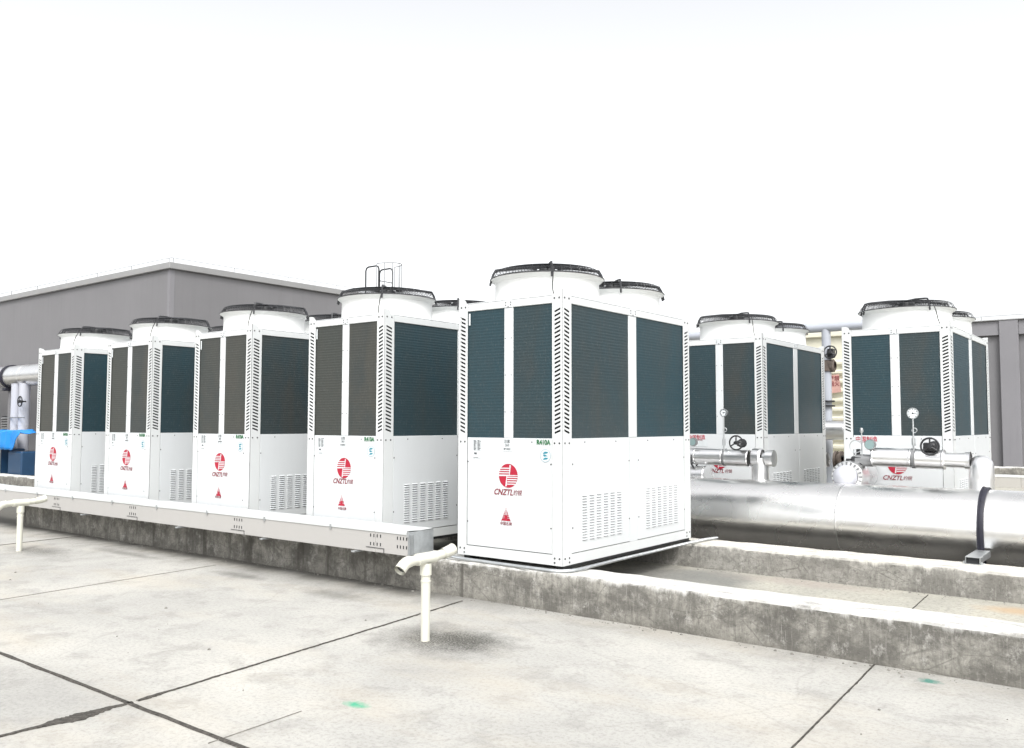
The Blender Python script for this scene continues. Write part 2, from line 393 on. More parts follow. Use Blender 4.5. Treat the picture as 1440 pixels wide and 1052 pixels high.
M['crack'] = plain('dusty_crack', (.20, .193, .175), .9, 0, .2, .4, 30)
def joint(name, p0, p1, w, var, seed, n=160, bulge=None, mt='tar'):
    p0 = Vector(p0); p1 = Vector(p1); d = (p1-p0); q = Vector((-d.y, d.x, 0)).normalized(); vs = []
    for i in range(n+1):
        t = i/n; c = p0+d*t+q*noise.noise(Vector((t*14+seed, 0, 0)))*w*.5
        wa = w*(1+var*noise.noise(Vector((t*40+seed, 3, 0)))+var*noise.noise(Vector((t*90+seed, 5, 0)))); wb_ = w*(1+var*noise.noise(Vector((t*45+seed, 9, 0)))+var*noise.noise(Vector((t*100, 5+seed, 0))))
        if bulge:
            k = math.exp(-((c-Vector(bulge[0])).length/bulge[1])**2)*bulge[2]; wa += k*(.8+.5*noise.noise(Vector((t*200, 7, 0)))); wb_ += k*(.6+.5*noise.noise(Vector((t*180, 2, 0))))
        for s_, h in ((-1, 0.0), (-.6, .004), (.6, .004), (1, 0.0)):
            vs.append(tuple(c+q*(s_*(wa if s_ < 0 else wb_)*.5)+Vector((0, 0, .0015+h))))
    k = MB(); k.add(vs, [(i*4+j, (i+1)*4+j, (i+1)*4+j+1, i*4+j+1) for i in range(n) for j in range(3)])
    o = obj(name, k, M[mt]); o['kind'] = 'structure'; return o
joint('deck_joint', (-13, 2.40, 0), (5, 2.28, 0), .030, .55, 1, 700)
joint('deck_joint', (-4.28, 1.2, 0), (-4.268, 2.36, 0), .030, .5, 2, 120, ((-4.275, 2.08, 0), .13, .13))
joint('deck_joint', (-4.266, 2.385, 0), (-4.60, 5.30, 0), .019, .7, 3, 300, ((-4.275, 2.47, 0), .07, .035))
joint('deck_joint', (-1.475, 5.44, 0), (-1.25, 1.0, 0), .010, .5, 4, 300)
joint('deck_joint', (-10.72, 2.4, 0), (-11.02, 5.35, 0), .012, 1.0, 5, 200)
joint('deck_joint', (-7.50, 2.4, 0), (-7.70, 5.1, 0), .0040, 1.6, 6, 300, None, 'crack')
joint('deck_joint', (-3.455, 2.27, 0), (-3.475, 2.80, 0), .002, 1.6, 8, 80, None, 'crack')
joint('deck_joint', (-1.55, 5.9, FZ), (-1.62, 7.5, FZ), .007, .9, 9, 80)

# ------------------------------------------------------------------ buildings
TOPZ = 4.96
t = thing('grey_building', 'large grey rendered building with pale coping behind the left units', 'building', (-17.39, 10.228, 0))
b = MB(); b.box(-26, 0, 0, 22.77, 0, TOPZ-.15); obj('wall', b, M['render_wall'], t)
b = MB(); b.bbox(-26.1, .07, -.07, 22.70, TOPZ-.147, TOPZ, .012); obj('coping', b, M['coping'], t)
b = MB(); b.box(-26, -.3, .3, 22.5, TOPZ+.002, TOPZ+.03); obj('roof', b, M['coping'], t)
b = MB(); b.box(-.10, .006, -.006, .10, 0, TOPZ-.15); obj('corner_trim', b, M['pilaster'], t)
# louvre in the left wall
b = MB(); b.box(-8.25, -7.62, -.03, -.002, 1.26, 1.62); fr = obj('wall_louvre', b, M['dark'], t)
sl = MB(); sl.add([(-8.23, -.035, 0), (-7.64, -.035, 0), (-7.64, -.075, -.035), (-8.23, -.075, -.035), (-8.23, -.035, -.012), (-7.64, -.035, -.012), (-7.64, -.075, -.047), (-8.23, -.075, -.047)], [(0,1,2,3),(4,5,6,7),(3,2,6,7),(0,1,5,4)])
slm = mesh('slat', sl, M['coping'])
for k in range(5): obj('slat', slm, None, fr, loc=(0, 0, 1.32+k*.068))
# lightning conductor on small posts
b = MB(); pp = []
xs = [0-.15-1.6*i for i in range(16)]; ys = [.1+1.55*i for i in range(15)]
for x in xs: b.tube([(x, .05, TOPZ), (x, .05, TOPZ+.12)], .008, 5)
for y in ys: b.tube([(-.06, y, TOPZ), (-.06, y, TOPZ+.12)], .008, 5)
b.tube([(xs[-1], .05, TOPZ+.12)]+[(-.06, .05, TOPZ+.12)]+[(-.06, ys[-1], TOPZ+.12)], .006, 5)
o = obj('lightning_conductor', b, M['galv_dark'], t)

t = thing('grey_building', 'distant grey pilastered wall building at the right behind the back units', 'building', (-17.3, 33, 0))
b = MB(); b.box(0, 45, .20, 6, 0, TOPZ-.02); obj('wall', b, M['render_wall'], t)
b = MB(); b.bbox(-.0, 45, -.02, 6.05, TOPZ+.0, TOPZ+.04, .01); obj('coping', b, M['coping'], t)
pil = MB(); pil.bbox(0, .56, -.0, .19, 0, TOPZ-.003, .01); pm = mesh('pilaster', pil, M['pilaster'])
bm_ = MB(); bm_.bbox(0, 1.595, .06, .197, TOPZ-.49, TOPZ-.004, .01); bmm = mesh('wall_beam', bm_, M['pilaster'])
px0 = -4.70+17.3
for k in range(-5, 14):
    if 0 <= px0+k*2.16 < 44:
        obj('pilaster', pm, None, t, loc=(px0+k*2.16, 0, 0)); obj('wall_beam', bmm, None, t, loc=(px0+k*2.16+.563, 0, 0))
b = MB()
for x in range(0, 30): b.tube([(x*1.5, .5, TOPZ+.04), (x*1.5, .5, TOPZ+.22)], .009, 5)
b.tube([(0, .5, TOPZ+.22), (44, .5, TOPZ+.22)], .007, 5); obj('lightning_conductor', b, M['galv_dark'], t)

# caged roof ladder on the left building
t = thing('caged_ladder', 'dark caged access ladder rising above the roof edge of the grey building', 'ladder', (-17.30, 16.25, 0))
for y in (0, .52):
    b = MB(); b.tube([(.12, y, .1), (.12, y, 5.66), (.09, y, 5.73), (.02, y, 5.76), (-.30, y, 5.76), (-.37, y, 5.73), (-.40, y, 5.66), (-.40, y, TOPZ)], .022, 6)
    obj('stile', b, M['black'], t)
b = MB(); b.tube([(.12, 0, 0), (.12, .52, 0)], .012, 5); rm = mesh('rung', b, M['black'])
for k in range(19): obj('rung', rm, None, t, loc=(0, 0, .3+k*.28))
b = MB(); b.tube([(.12+.27*sin(a)*1.9, .26-.34*cos(a), 0) for a in [pi*i/12 for i in range(13)]], .011, 5); hm = mesh('cage_hoop', b, M['galv_dark'])
for k in range(6): obj('cage_hoop', hm, None, t, loc=(0, 0, 2.4+k*.68))
b = MB(); b.tube([(0, 0, 2.4), (0, 0, 5.80)], .010, 5); vm = mesh('cage_bar', b, M['galv_dark'])
for i in (0, 2, 4, 6, 8, 10, 12):
    a = pi*i/12; obj('cage_bar', vm, None, t, loc=(.12+.27*sin(a)*1.9, .26-.34*cos(a), 0))

# ------------------------------------------------------------------ heat pump unit
FX, FY = .098, .125       # flange widths of the corner posts
SEAM, CT = .974, 2.035    # seam height, coil top (local z)
NS = 29
def flange(mb, P, Q, w, t0=.0025):
    """slotted flange. P(u, z, d) maps (distance from the outer corner, height, depth inward) to a point; chevron slots fall away from the corner"""
    u0, u1 = w*.20, w*.78; zs0, zs1 = SEAM+.045, CT-.035; pitch = (zs1-zs0)/NS; hh = pitch*.50; tl = .022
    def slab(a, z0a, z1a, b_, z0b, z1b):
        d = .004
        mb.add([P(a, z0a, 0), P(b_, z0b, 0), P(b_, z1b, 0), P(a, z1a, 0), P(a, z0a, d), P(b_, z0b, d), P(b_, z1b, d), P(a, z1a, d)],
               [(0,1,2,3),(4,5,6,7),(0,1,5,4),(3,2,6,7),(0,3,7,4),(1,2,6,5)])
    slab(0, 0, H, u0, 0, H); slab(u1, 0, H, w, 0, H)
    prev_a, prev_b = 0, 0
    for i in range(NS):
        za = zs0+i*pitch+tl*.5; zb_ = zs0+i*pitch-tl*.5
        slab(u0, prev_a, za, u1, prev_b, zb_); prev_a, prev_b = za+hh, zb_+hh
    slab(u0, prev_a, H, u1, prev_b, H)
def post_mesh():
    mb = MB()   # outer corner at (0,0); flanges along -x (on plane y=0) and +y (on plane x=0)
    flange(mb, lambda u, z, d: (-u, d, z), None, FX)
    flange(mb, lambda u, z, d: (-d, u, z), None, FY)
    # rounded lifting gusset at the top
    pts = [(-.082, H), (-.079, H+.016), (-.068, H+.031), (-.050, H+.040), (-.03, H+.042), (0, H+.042)]
    for A in (lambda p: (p[0], .0, p[1]), lambda p: (p[0], .004, p[1])):
        pass
    n = len(pts); vs = [(p[0], 0, p[1]) for p in pts]+[(0, 0, H)]+[(p[0], .004, p[1]) for p in pts]+[(0, .004, H)]
    k = n+1; mb.add(vs, [tuple(range(k)), tuple(range(k, 2*k))]+[(i, (i+1) % k, (i+1) % k+k, i+k) for i in range(k)])
    vs = [(0, -p[0], p[1]) for p in pts]+[(0, 0, H)]+[(-.004, -p[0], p[1]) for p in pts]+[(-.004, 0, H)]
    mb.add(vs, [tuple(range(k)), tuple(range(k, 2*k))]+[(i, (i+1) % k, (i+1) % k+k, i+k) for i in range(k)])
    return mesh('corner_post', mb, M['white_post'])

def scr(mb, x, y, z, face, r=.0088):
    """hexagon screw head on a face: 'f' faces -Y, 'r' faces +X"""
    n = 6; h = .004; vs = []
    for d in (0, h):
        for k in range(n):
            a = 2*pi*k/n; rr = r if d == 0 else r*.75
            if face == 'f': vs.append((x+rr*cos(a), y-d, z+rr*sin(a)))
            else: vs.append((x+d, y+rr*cos(a), z+rr*sin(a)))
    mb.add(vs, [(k, (k+1) % n, (k+1) % n+n, k+n) for k in range(n)]+[tuple(range(n, 2*n))])

def guard_profile(r):
    if r > .452: t_ = (r-.452)/(.492-.452); return .068*(1-t_)+.0*t_
    return .068+.036*(1-(r/.452)**2)
def fan_parts(t, yc, mats):
    sh = MB(); R0 = .452
    sh.lathe([(R0+.055, H+.002), (R0+.02, H+.012), (R0, H+.04), (R0-.004, H+.185), (R0+.012, H+.205), (R0+.036, H+.216), (R0+.040, H+.226), (R0+.030, H+.230), (R0-.01, H+.222), (R0-.02, H+.19), (R0-.02, H+.01)], 56)
    s_ = obj('fan_shroud', sh, M['shroud'], t, True, (0, yc, 0))
    z0 = H+.225
    g = MB()
    for r in [.09+.0268*i for i in range(16)]: g.ring((0, 0, z0+guard_profile(r)), r, .0024, 'Z', 36, 4)
    for a in range(36):
        an = 2*pi*a/36; rs = [.09, .2, .32, .43, .452, .475, .492]
        g.tube([(r*cos(an), r*sin(an), z0+guard_profile(r)-.004) for r in rs], .0021, 3, caps=False)
    g.ring((0, 0, z0+.0), .492, .005, 'Z', 48, 5)
    obj('fan_guard', g, M['wire'], s_, fix=False)
    for i, an in enumerate((radians(40), radians(130), radians(220), radians(310))):
        q = MB(); rs = [.0, .2, .40, .447, .470, .494]
        for off in (-.028, .028) if i % 2 == 0 else (0,):
            q.tube([(r*cos(an)-off*sin(an), r*sin(an)+off*cos(an), z0+guard_profile(r)+(.016 if r < .46 else .006)-(.045 if r > .49 else 0)) for r in rs], .0095, 5)
        obj('guard_bar', q, M['wire'], s_)
    q = MB(); q.lathe([(0.001, .05), (.07, .045), (.085, .02), (.085, -.13), (.0, -.13)], 16, (0, 0, z0+.055)); obj('fan_motor', q, M['black'], s_, True)
    q = MB()
    for k in range(4):
        a0 = 2*pi*k/4+.3; vs = []
        for i in range(7):
            r = .09+.05*i; aw = .55-.02*i
            for s2 in (-1, 0, 1):
                a = a0+s2*aw*.5+.05*i; vs.append((r*cos(a), r*sin(a), z0-.05-s2*.045+.01*(1-abs(s2))))
        q.add(vs, [(i*3+j, i*3+j+1, (i+1)*3+j+1, (i+1)*3+j) for i in range(6) for j in (0, 1)])
    obj('fan_blades', q, M['black'], s_, True)
    return s_

lou = MB()     # one pressed louvre on a +X face
lw, lh, ld = .074, .0095, .0095
lou.add([(0, -lw/2, lh), (0, lw/2, lh), (ld, lw*.42, .0015), (ld, -lw*.42, .0015), (0, -lw/2, 0), (0, lw/2, 0), (ld*.8, lw*.42, 0), (ld*.8, -lw*.42, 0)],
        [(0, 1, 2, 3), (0, 3, 4), (1, 5, 2), (3, 2, 6, 7)], 0)
lou.add([(.0008, -lw*.48, .001), (.0008, lw*.48, .001), (.0008, lw*.38, -.0045), (.0008, -lw*.38, -.0045)], [(0, 1, 2, 3)], 1)
M['white_lou'] = M['white']
louvre_mesh = mesh('louvre', lou, [M['white'], M['dark']])

def make_unit(label, group):
    t = thing('heat_pump_unit', label, 'heat pump', (0, 0, 0), group)
    hx, hy = W/2, L/2
    # base frame
    b = MB()
    b.box(-hx+FX, hx-FX, -hy+.003, -hy+.04, 0, .080); b.box(-hx+FX, hx-FX, hy-.04, hy-.003, 0, .080)
    b.box(hx-.04, hx-.003, -hy+FY, hy-FY, 0, .080); b.box(-hx+.003, -hx+.04, -hy+FY, hy-FY, 0, .080)
    obj('base_frame', b, M['white_post'], t)
    # dark casing behind seams and slots
    b = MB(); b.box(-hx+.016, hx-.016, -hy+.016, hy-.016, .004, CT-.01); obj('inner_casing', b, M['dark'], t)
    # posts
    pm_ = post_mesh_data
    for sx, sy in ((1, -1), (-1, -1), (1, 1), (-1, 1)):
        o = obj('corner_post', pm_, None, t, loc=(sx*hx, sy*hy, 0))
        o.scale = (sx, -sy, 1)
    # top beams with lid seam
    zt0 = CT
    for sy in (-1, 1):
        b = MB(); y0 = sy*(hy-.002); b.bbox(-hx+FX+.001, hx-FX-.001, min(y0, y0-sy*.03), max(y0, y0-sy*.03), zt0, H-.006, .003); obj('top_beam', b, M['white_post'], t)
    for sx in (-1, 1):
        b = MB(); x0 = sx*(hx-.002); b.bbox(min(x0, x0-sx*.03), max(x0, x0-sx*.03), -hy+FY+.001, hy-FY-.001, zt0, H-.006, .003); obj('top_beam', b, M['white_post'], t)
    b = MB(); b.box(-hx+.012, hx-.012, -hy+.012, hy-.012, H-.012, H-.0045, 1); b.bbox(-hx+.003, hx-.003, -hy+.003, hy-.003, H-.0035, H+.003, .002); obj('top_lid', b, [M['white'], M['dark']], t)
    # mullions
    MX, MY = .090, .132
    for sy in (-1, 1):
        b = MB(); y0 = sy*(hy-.004); b.bbox(-MX/2, MX/2, min(y0, y0-sy*.02), max(y0, y0-sy*.02), SEAM+.001, zt0-.001, .003)
        y1 = sy*(hy+.0005); b.box(-MX*.42, MX*.42, min(y1, y1-sy*.002), max(y1, y1-sy*.002), zt0+.001, H-.004); obj('mullion', b, M['white'], t)
    for sx in (-1, 1):
        b = MB(); x0 = sx*(hx-.004); b.bbox(min(x0, x0-sx*.02), max(x0, x0-sx*.02), -MY/2, MY/2, SEAM+.001, zt0-.001, .003)
        x1 = sx*(hx+.0005); b.box(min(x1, x1-sx*.002), max(x1, x1-sx*.002), -MY*.42, MY*.42, zt0+.001, H-.004); obj('mullion', b, M['white'], t)
    # coils
    for sy in (-1, 1):
        for a, c in ((-hx+FX-.012, -MX/2-.001), (MX/2+.001, hx-FX+.012)):
            b = MB(); y0 = sy*(hy-.012); b.box(a, c, min(y0, y0-sy*.003), max(y0, y0-sy*.003), SEAM-.01, zt0); obj('coil', b, M['coil'], t)
    for sx in (-1, 1):
        for a, c in ((-hy+FY-.012, -MY/2-.001), (MY/2+.001, hy-FY+.012)):
            b = MB(); x0 = sx*(hx-.012); b.box(min(x0, x0-sx*.003), max(x0, x0-sx*.003), a, c, SEAM-.01, zt0); obj('coil', b, M['coil'], t)
    # doors and side panels
    for sy in (-1, 1):
        b = MB(); y0 = sy*(hy-.001); b.bbox(-hx+FX+.0055, hx-FX-.0055, min(y0, y0-sy*.012), max(y0, y0-sy*.012), .086, SEAM, .002); obj('door_panel', b, M['white'], t)
    for sx in (-1, 1):
        for a, c in ((-hy+FY+.0055, -MY/2-.0055), (MY/2+.0055, hy-FY-.0055)):
            b = MB(); x0 = sx*(hx-.001); b.bbox(min(x0, x0-sx*.012), max(x0, x0-sx*.012), a, c, .086, SEAM, .002); sp = obj('side_panel', b, M['white'], t)
            if sx == 1:
                mid = (a+c)/2
                for i in range(6):
                    for j in range(17): obj('louvre', louvre_mesh, None, sp, loc=(x0, mid+(i-2.5)*.107, .172+j*.0216))
        b = MB(); x0 = sx*(hx-.003); b.box(min(x0, x0-sx*.01), max(x0, x0-sx*.01), -MY/2, MY/2, .0815, SEAM-.001); obj('centre_strip', b, M['white'], t)
    # screws
    s = MB()
    yf = -hy-.0005; xr = hx+.0005
    for z in (H-.028, SEAM-.035, .055, .022):
        for x in (-hx+.03, -hx+.075, hx-.03, hx-.075):
            if z == .022 and x in (-hx+.03, hx-.03): continue
            scr(s, x, yf, z, 'f')
        for y in (-hy+.03, -hy+.09, hy-.03, hy-.09):
            if z == .022 and y in (-hy+.03, hy-.03): continue
            scr(s, xr, y, z, 'r')
    for z in (H-.024, H-.045):
        for x in (-.026, .026): scr(s, x, yf-.0005, z, 'f', .0055)
        for y in (-.04, .04): scr(s, xr+.0005, y, z, 'r', .0055)
    scr(s, 0, yf-.0005, H-.058, 'f', .0055); scr(s, xr+.0005, 0, H-.058, 'r', .0055)
    for z in (CT-.25, CT-.55, CT-.85):
        for x in (-.03, .03): scr(s, x, -hy+.0035, z, 'f', .0045)
    for z in (SEAM-.03,):
        for x in (-.29, .24): scr(s, x, yf+.001, z, 'f', .006)
        for y in (-.78, -.30, .25, .75): scr(s, xr-.001, y, z, 'r', .006)
    for z in (SEAM-.20, .28):
        for x in (-hx+FX+.012, hx-FX-.012): scr(s, x, yf+.001, z, 'f', .007)
        for y in (-hy+FY+.012, -MY/2-.016, MY/2+.016, hy-FY-.012): scr(s, xr-.001, y, z, 'r', .007)
    obj('screws', s, M['screw'], t, kind='stuff', fix=False)
    # fans
    fan_parts(t, -L/4, None); fan_parts(t, L/4, None)
    b = MB(); b.tube([(.30, -hy+.19, H+.29), (.36, -hy+.13, H+.24), (.395, -hy+.07, H+.15), (.42, -hy+.03, H+.06), (.44, -hy+.012, H+.01)], .005, 5); obj('cable', b, M['rubber'], t)
    # print on the door
    y = -hy-.0016
    d = MB(); n = 40; d.add([(.096*cos(2*pi*k/n), 0, .096*sin(2*pi*k/n)) for k in range(n)]+[(.096*cos(2*pi*k/n), .001, .096*sin(2*pi*k/n)) for k in range(n)], [tuple(range(n))]+[(k, (k+1) % n, (k+1) % n+n, k+n) for k in range(n)])
    lg = obj('round_logo', d, M['red'], t, loc=(.004, y, .671))
    s = MB()
    def st(x0, x1, z0, h, yy=-.0008): s.add([(x0, yy, z0-h/2), (x1, yy, z0-h/2+.002), (x1, yy, z0+h/2+.002), (x0, yy, z0+h/2)], [(0, 1, 2, 3)])
    for i in range(4):
        z = .058-i*.0185; e = -math.sqrt(max(0, .0965**2-z*z)); st(e, .012, z, .0085)
        z = -.010-i*.0185; e = math.sqrt(max(0, .0965**2-z*z)); st(-.010, e, z-.002, .0085)
    s.add([(-.0965, -.0008, -.006), (.0965, -.0008, 0.002), (.0965, -.0008, .008), (-.0965, -.0008, .002)], [(0, 1, 2, 3)])
    s.add([(.010, -.0008, .002), (.016, -.0008, .002), (.028, -.0008, .085), (.014, -.0008, .085)], [(0, 1, 2, 3)])
    s.add([(-.016, -.0008, -.002), (-.010, -.0008, -.002), (-.014, -.0008, -.085), (-.028, -.0008, -.085)], [(0, 1, 2, 3)])
    obj('logo_stripes', s, M['paper'], lg)
    obj('logo_lettering', TX['logo'], None, t, loc=(.0, y, .536)); obj('logo_lettering', TX['logo2'], None, t, loc=(.098, y, .536))
    e = MB()
    for i in range(7):
        z0 = .045-i*.0135; w0 = .006+.0062*i; e.add([(-w0, 0, z0), (-w0*.3-.003, 0, z0+.003), (-w0*.3-.003, 0, z0+.011), (-w0+.004, 0, z0+.009)], [(0, 1, 2, 3)]); e.add([(w0, 0, z0), (w0*.3+.003, 0, z0+.003), (w0*.3+.003, 0, z0+.011), (w0-.004, 0, z0+.009)], [(0, 1, 2, 3)])
    e.add([(-.004, 0, -.01), (.004, 0, -.01), (.0, 0, .068)], [(0, 1, 2)]); e.add([(-.05, 0, -.046), (.05, 0, -.046), (.036, 0, -.03), (-.036, 0, -.03)], [(0, 1, 2, 3)]); e.add([(-.016, 0, -.03), (.016, 0, -.03), (.012, 0, .0), (-.012, 0, .0)], [(0, 1, 2, 3)])
    obj('red_emblem', e, M['red'], t, loc=(-.018, y, .355), fix=False); obj('emblem_lettering', TX['emb'], None, t, loc=(-.018, y, .285))
    if 'front' in group:
        p = MB(); p.box(-.046, .046, 0, .001, -.085, .072); lb = obj('rating_label', p, M['paper'], t, loc=(-.322, y, .885))
        q = MB()
        for i in range(8):
            z = .060-i*.011; q.add([(-.04, -.0006, z), (.04, -.0006, z), (.04, -.0006, z+.0012), (-.04, -.0006, z+.0012)], [(0, 1, 2, 3)])
            for c in range(2):
                a = -.038+c*.042; w_ = .018+.018*random.random(); q.add([(a, -.0007, z+.003), (a+w_, -.0007, z+.003), (a+w_, -.0007, z+.008), (a, -.0007, z+.008)], [(0, 1, 2, 3)])
        q.add([(-.042, -.0006, -.078), (.012, -.0006, -.078), (.012, -.0006, -.074), (-.042, -.0006, -.074)], [(0, 1, 2, 3)])
        q.add([(-.03, -.0006, -.05), (-.002, -.0006, -.05), (-.006, -.0006, -.034), (-.034, -.0006, -.034)], [(0, 1, 2, 3)])
        obj('label_print', q, M['print'], lb, fix=False)
        p = MB(); p.box(-.05, .05, 0, .001, -.052, .052); lb = obj('warning_label', p, M['paper'], t, loc=(-.008, y, .920))
        obj('label_print', TX['warn'], None, lb, loc=(0, -.0008, .01)); obj('label_print', TX['warn2'], None, lb, loc=(0, -.0008, -.036))
        obj('refrigerant_lettering', TX['r410'], None, t, loc=(.352, y, .942))
        p = MB(); n = 28; p.add([(.05*cos(2*pi*k/n), 0, .05*sin(2*pi*k/n)) for k in range(n)], [tuple(range(n))]); sk = obj('round_sticker', p, M['paper'], t, loc=(.372, y, .840), fix=False)
        q = MB()
        for i, (z, w_, sg) in enumerate(((.024, .026, 1), (.002, .024, -1), (-.022, .026, 1))):
            pts = [(-w_, -.0006, z-.006*sg), (-w_*.2, -.0006, z+.008), (w_, -.0006, z+.006*sg), (w_*.7, -.0006, z-.006), (0, -.0006, z-.009), (-w_*.6, -.0006, z-.010)]
            q.add(pts, [tuple(range(6))])
        q.lathe([(.048, 0), (.050, 0)], 28, (0, -.0006, 0), 'Y'); obj('sticker_print', q, M['teal'], sk, fix=False)
        p = MB(); p.bbox(-.008, .008, -.003, .003, -.05, .05, .001); obj('white_tag', p, M['paper'], t, loc=(-hx+FX+.02, -hy+.004, CT-.07))
    else:
        p = MB(); p.box(-.14, .14, 0, .001, -.10, .03); lb = obj('notice_label', p, M['paper'], t, loc=(-.30, y, .925))
        obj('notice_lettering', TX['red4'], None, lb, loc=(0, -.0008, .008)); obj('notice_lettering', TX['red5'], None, lb, loc=(0, -.0008, -.022))
    # feet and rails under the unit
    for sx in (-1, 1):
        b = MB(); x = sx*(hx-.06); b.box(x-.03, x+.03, -hy+.05, hy+.02, -.030, -.002); obj('support_rail', b, M['black'], t)
    ft = MB(); ft.bbox(-.045, .045, -.05, .05, -.046, -.031, .004); fm = mesh('foot', ft, M['rubber'])
    for sx in (-1, 1):
        for y_ in (-hy+.11, hy-.02): obj('foot', fm, None, t, loc=(sx*(hx-.06), y_, 0))
    return t

TX = {}
TX['logo'] = text_mesh('logo_text', 'CNZTL', .066, M['darkred'], shear=.3, off=.0012, sx=.92); TX['logo2'] = text_mesh('logo_text_b', '约锐', .048, M['darkred'], shear=.2, sx=.9)
TX['logo'].transform(Matrix.Translation((-.048, 0, 0)))
TX['emb'] = text_mesh('emblem_text', '中国名牌', .030, M['darkred'])
TX['warn'] = text_mesh('warning_text', '注意\n360', .030, M['print']); TX['warn2'] = text_mesh('warning_small', '请勿靠近', .018, M['print'])
TX['r410'] = text_mesh('refrigerant_text', 'R410A', .054, M['green'], off=.002, sx=.88)
TX['red4'] = text_mesh('notice_text', '中国制造', .056, M['red'], off=.0008); TX['red5'] = text_mesh('notice_small', '空气源热泵机组', .022, M['darkred'])
post_mesh_data = post_mesh()

def settle(c):
    """labels were stuck on by hand: each unit has them in slightly different places"""
    c.rotation_euler = (0, 0, radians(random.uniform(-.22, .22)))
    for o in bpy.data.objects:
        if o.parent == c and any(k in o.name for k in ('label', 'lettering', 'sticker', 'emblem', 'white_tag', 'logo')):
            o.location.x += random.uniform(-.007, .007); o.location.z += random.uniform(-.007, .007)
            if 'label' in o.name or 'sticker' in o.name: o.rotation_euler = (0, radians(random.uniform(-2.5, 2.5)), 0)
GA, GB = 'front row of white heat pump units', 'back row of white heat pump units'
ua = make_unit('nearest and largest white heat pump unit, fully in view at the centre', GA)
ub = make_unit('white back row heat pump unit beside the pilastered wall, furthest right of all units', GB)
ch = build_children()
ua.location = (-3.7548-W/2, YA+L/2, ZB); ub.location = (-1.79-W/2, YB+L/2, ZB)
labs = ['white heat pump unit behind the cable tray end, next left of the nearest one',
        'white heat pump unit third from the left, with a grey building behind',
        'white heat pump unit below the grey building corner, second from the left',
        'farthest and smallest white heat pump unit, at the left end beside the blue sheet']
for lb, x in zip(labs, (-5.727, -7.727, -9.690, -11.6244)):
    c = copy_tree(ua, ch); c.location = (x-W/2, YA+L/2, ZB); c['label'] = lb; settle(c)
    for o in bpy.data.objects:
        if o.parent == c and o.name.startswith('coil') and o.data.vertices[0].co.y < -L/2+.03 and o.dimensions.x > .1:
            o.material_slots[0].link = 'OBJECT'; o.material_slots[0].material = M['coil_grey']
c = copy_tree(ub, ch); c.location = (-3.745-W/2, YB+L/2, ZB); c['label'] = 'white back row heat pump unit just left of the cream cooling tower'; settle(c)

# grey conduit run round the foot of the nearest unit
b = MB(); cx = -3.7548
pts = [(-5.0, 5.462, .318), (-4.7, 5.458, .306), (-4.4, 5.455, .304), (-4.1, 5.452, .303), (-3.85, 5.452, .303), (-3.76, 5.468, .304), (-3.70, 5.53, .306), (-3.675, 5.64, .310), (-3.67, 6.2, .314), (-3.672, 6.8, .312), (-3.67, 7.4, .314), (-3.665, 7.8, .312), (-3.64, 8.02, .306)]
b.tube(pts, .0135, 8); tag(obj('conduit', b, M['galv'], smooth=True), 'thin grey conduit bent round the foot of the nearest heat pump unit', 'conduit')

# ------------------------------------------------------------------ cable tray in front of the units
def cable_tray(x0, x1, y0, y1, z0, z1, label, seams, endcap=True, detail=True):
    t = thing('cable_tray', label, 'cable tray', (x1, y0, z0)); D = y1-y0; Hh = z1-z0
    xs = [x0]+list(seams)+[x1]
    for i in range(len(xs)-1):
        a, c = xs[i]-x1+.0015, xs[i+1]-x1-.0015
        b = MB(); b.bbox(a, c, 0, D, 0, Hh-.012, .003); tr = obj('trough_section', b, M['tray'], t)
        # thin lid, slightly sagging, with a turned down lip
        n = max(4, int((c-a)/.08)); lm = MB(); pr = [(-.006, -.026), (-.006, -.001), (-.003, .003), (D*.25, .001), (D*.5, -.001), (D*.75, .001), (D+.003, .003), (D+.006, -.001), (D+.006, -.026)]
        vs = []
        for k in range(n+1):
            x = a+(c-a)*k/n
            for j, (yy, zz) in enumerate(pr):
                w_ = noise.noise(Vector((x*2.3, j*.9, 3)))*.006+noise.noise(Vector((x*8, j*1.9, 5)))*.0025
                vs.append((x, yy, Hh-.004+zz+(w_ if 2 <= j <= 6 else w_*.3)))
        lm.add(vs, [(k*9+j, (k+1)*9+j, (k+1)*9+j+1, k*9+j+1) for k in range(n) for j in range(8)]); obj('lid_section', lm, M['traylid'], t, True)
    if detail:
        for s_ in list(seams)+[x1-.1]:
            b = MB()
            for zz in (.055, .125):
                for k in range(4):
                    xx = s_-x1+(-.06+.04*k if s_ != x1-.1 else -.02+.035*k); b.box(xx, xx+.010, -.0025, -.0005, zz, zz+.026)
            obj('slot_holes', b, M['dark'], t, kind='stuff')
            if s_ != x1-.1:
                b = MB(); b.bbox(s_-x1-.11, s_-x1+.11, -.0045, -.001, .035, .040, .0003); b.bbox(s_-x1+.105, s_-x1+.110, -.0045, -.001, .0, .036, .0003); obj('splice_clip', b, M['screw'], t)
        for s_ in (-10.4, -8.35, -6.9, -5.62):
            b = MB(); b.bbox(s_-x1-.02, s_-x1+.02, -.045, D+.10, -.018, -.003, .002); obj('bracket_arm', b, M['galv'], t)
        for s_ in [x0-x1+1.0+.95*i for i in range(int((x1-x0)/.95))]:
            b = MB(); b.bbox(s_-.012, s_+.012, -.012, -.007, Hh-.05, Hh-.004, .001); obj('lid_latch', b, M['galv'], t)
    if endcap:
        b = MB(); b.bbox(.001, .006, .002, D-.002, .003, Hh-.008, .001)
        for k in range(4): b.bbox(.0065, .012, .012+k*.016, .020+k*.016, .008, Hh-.03, .001)
        obj('end_cap', b, M['galv'], t)
    return t
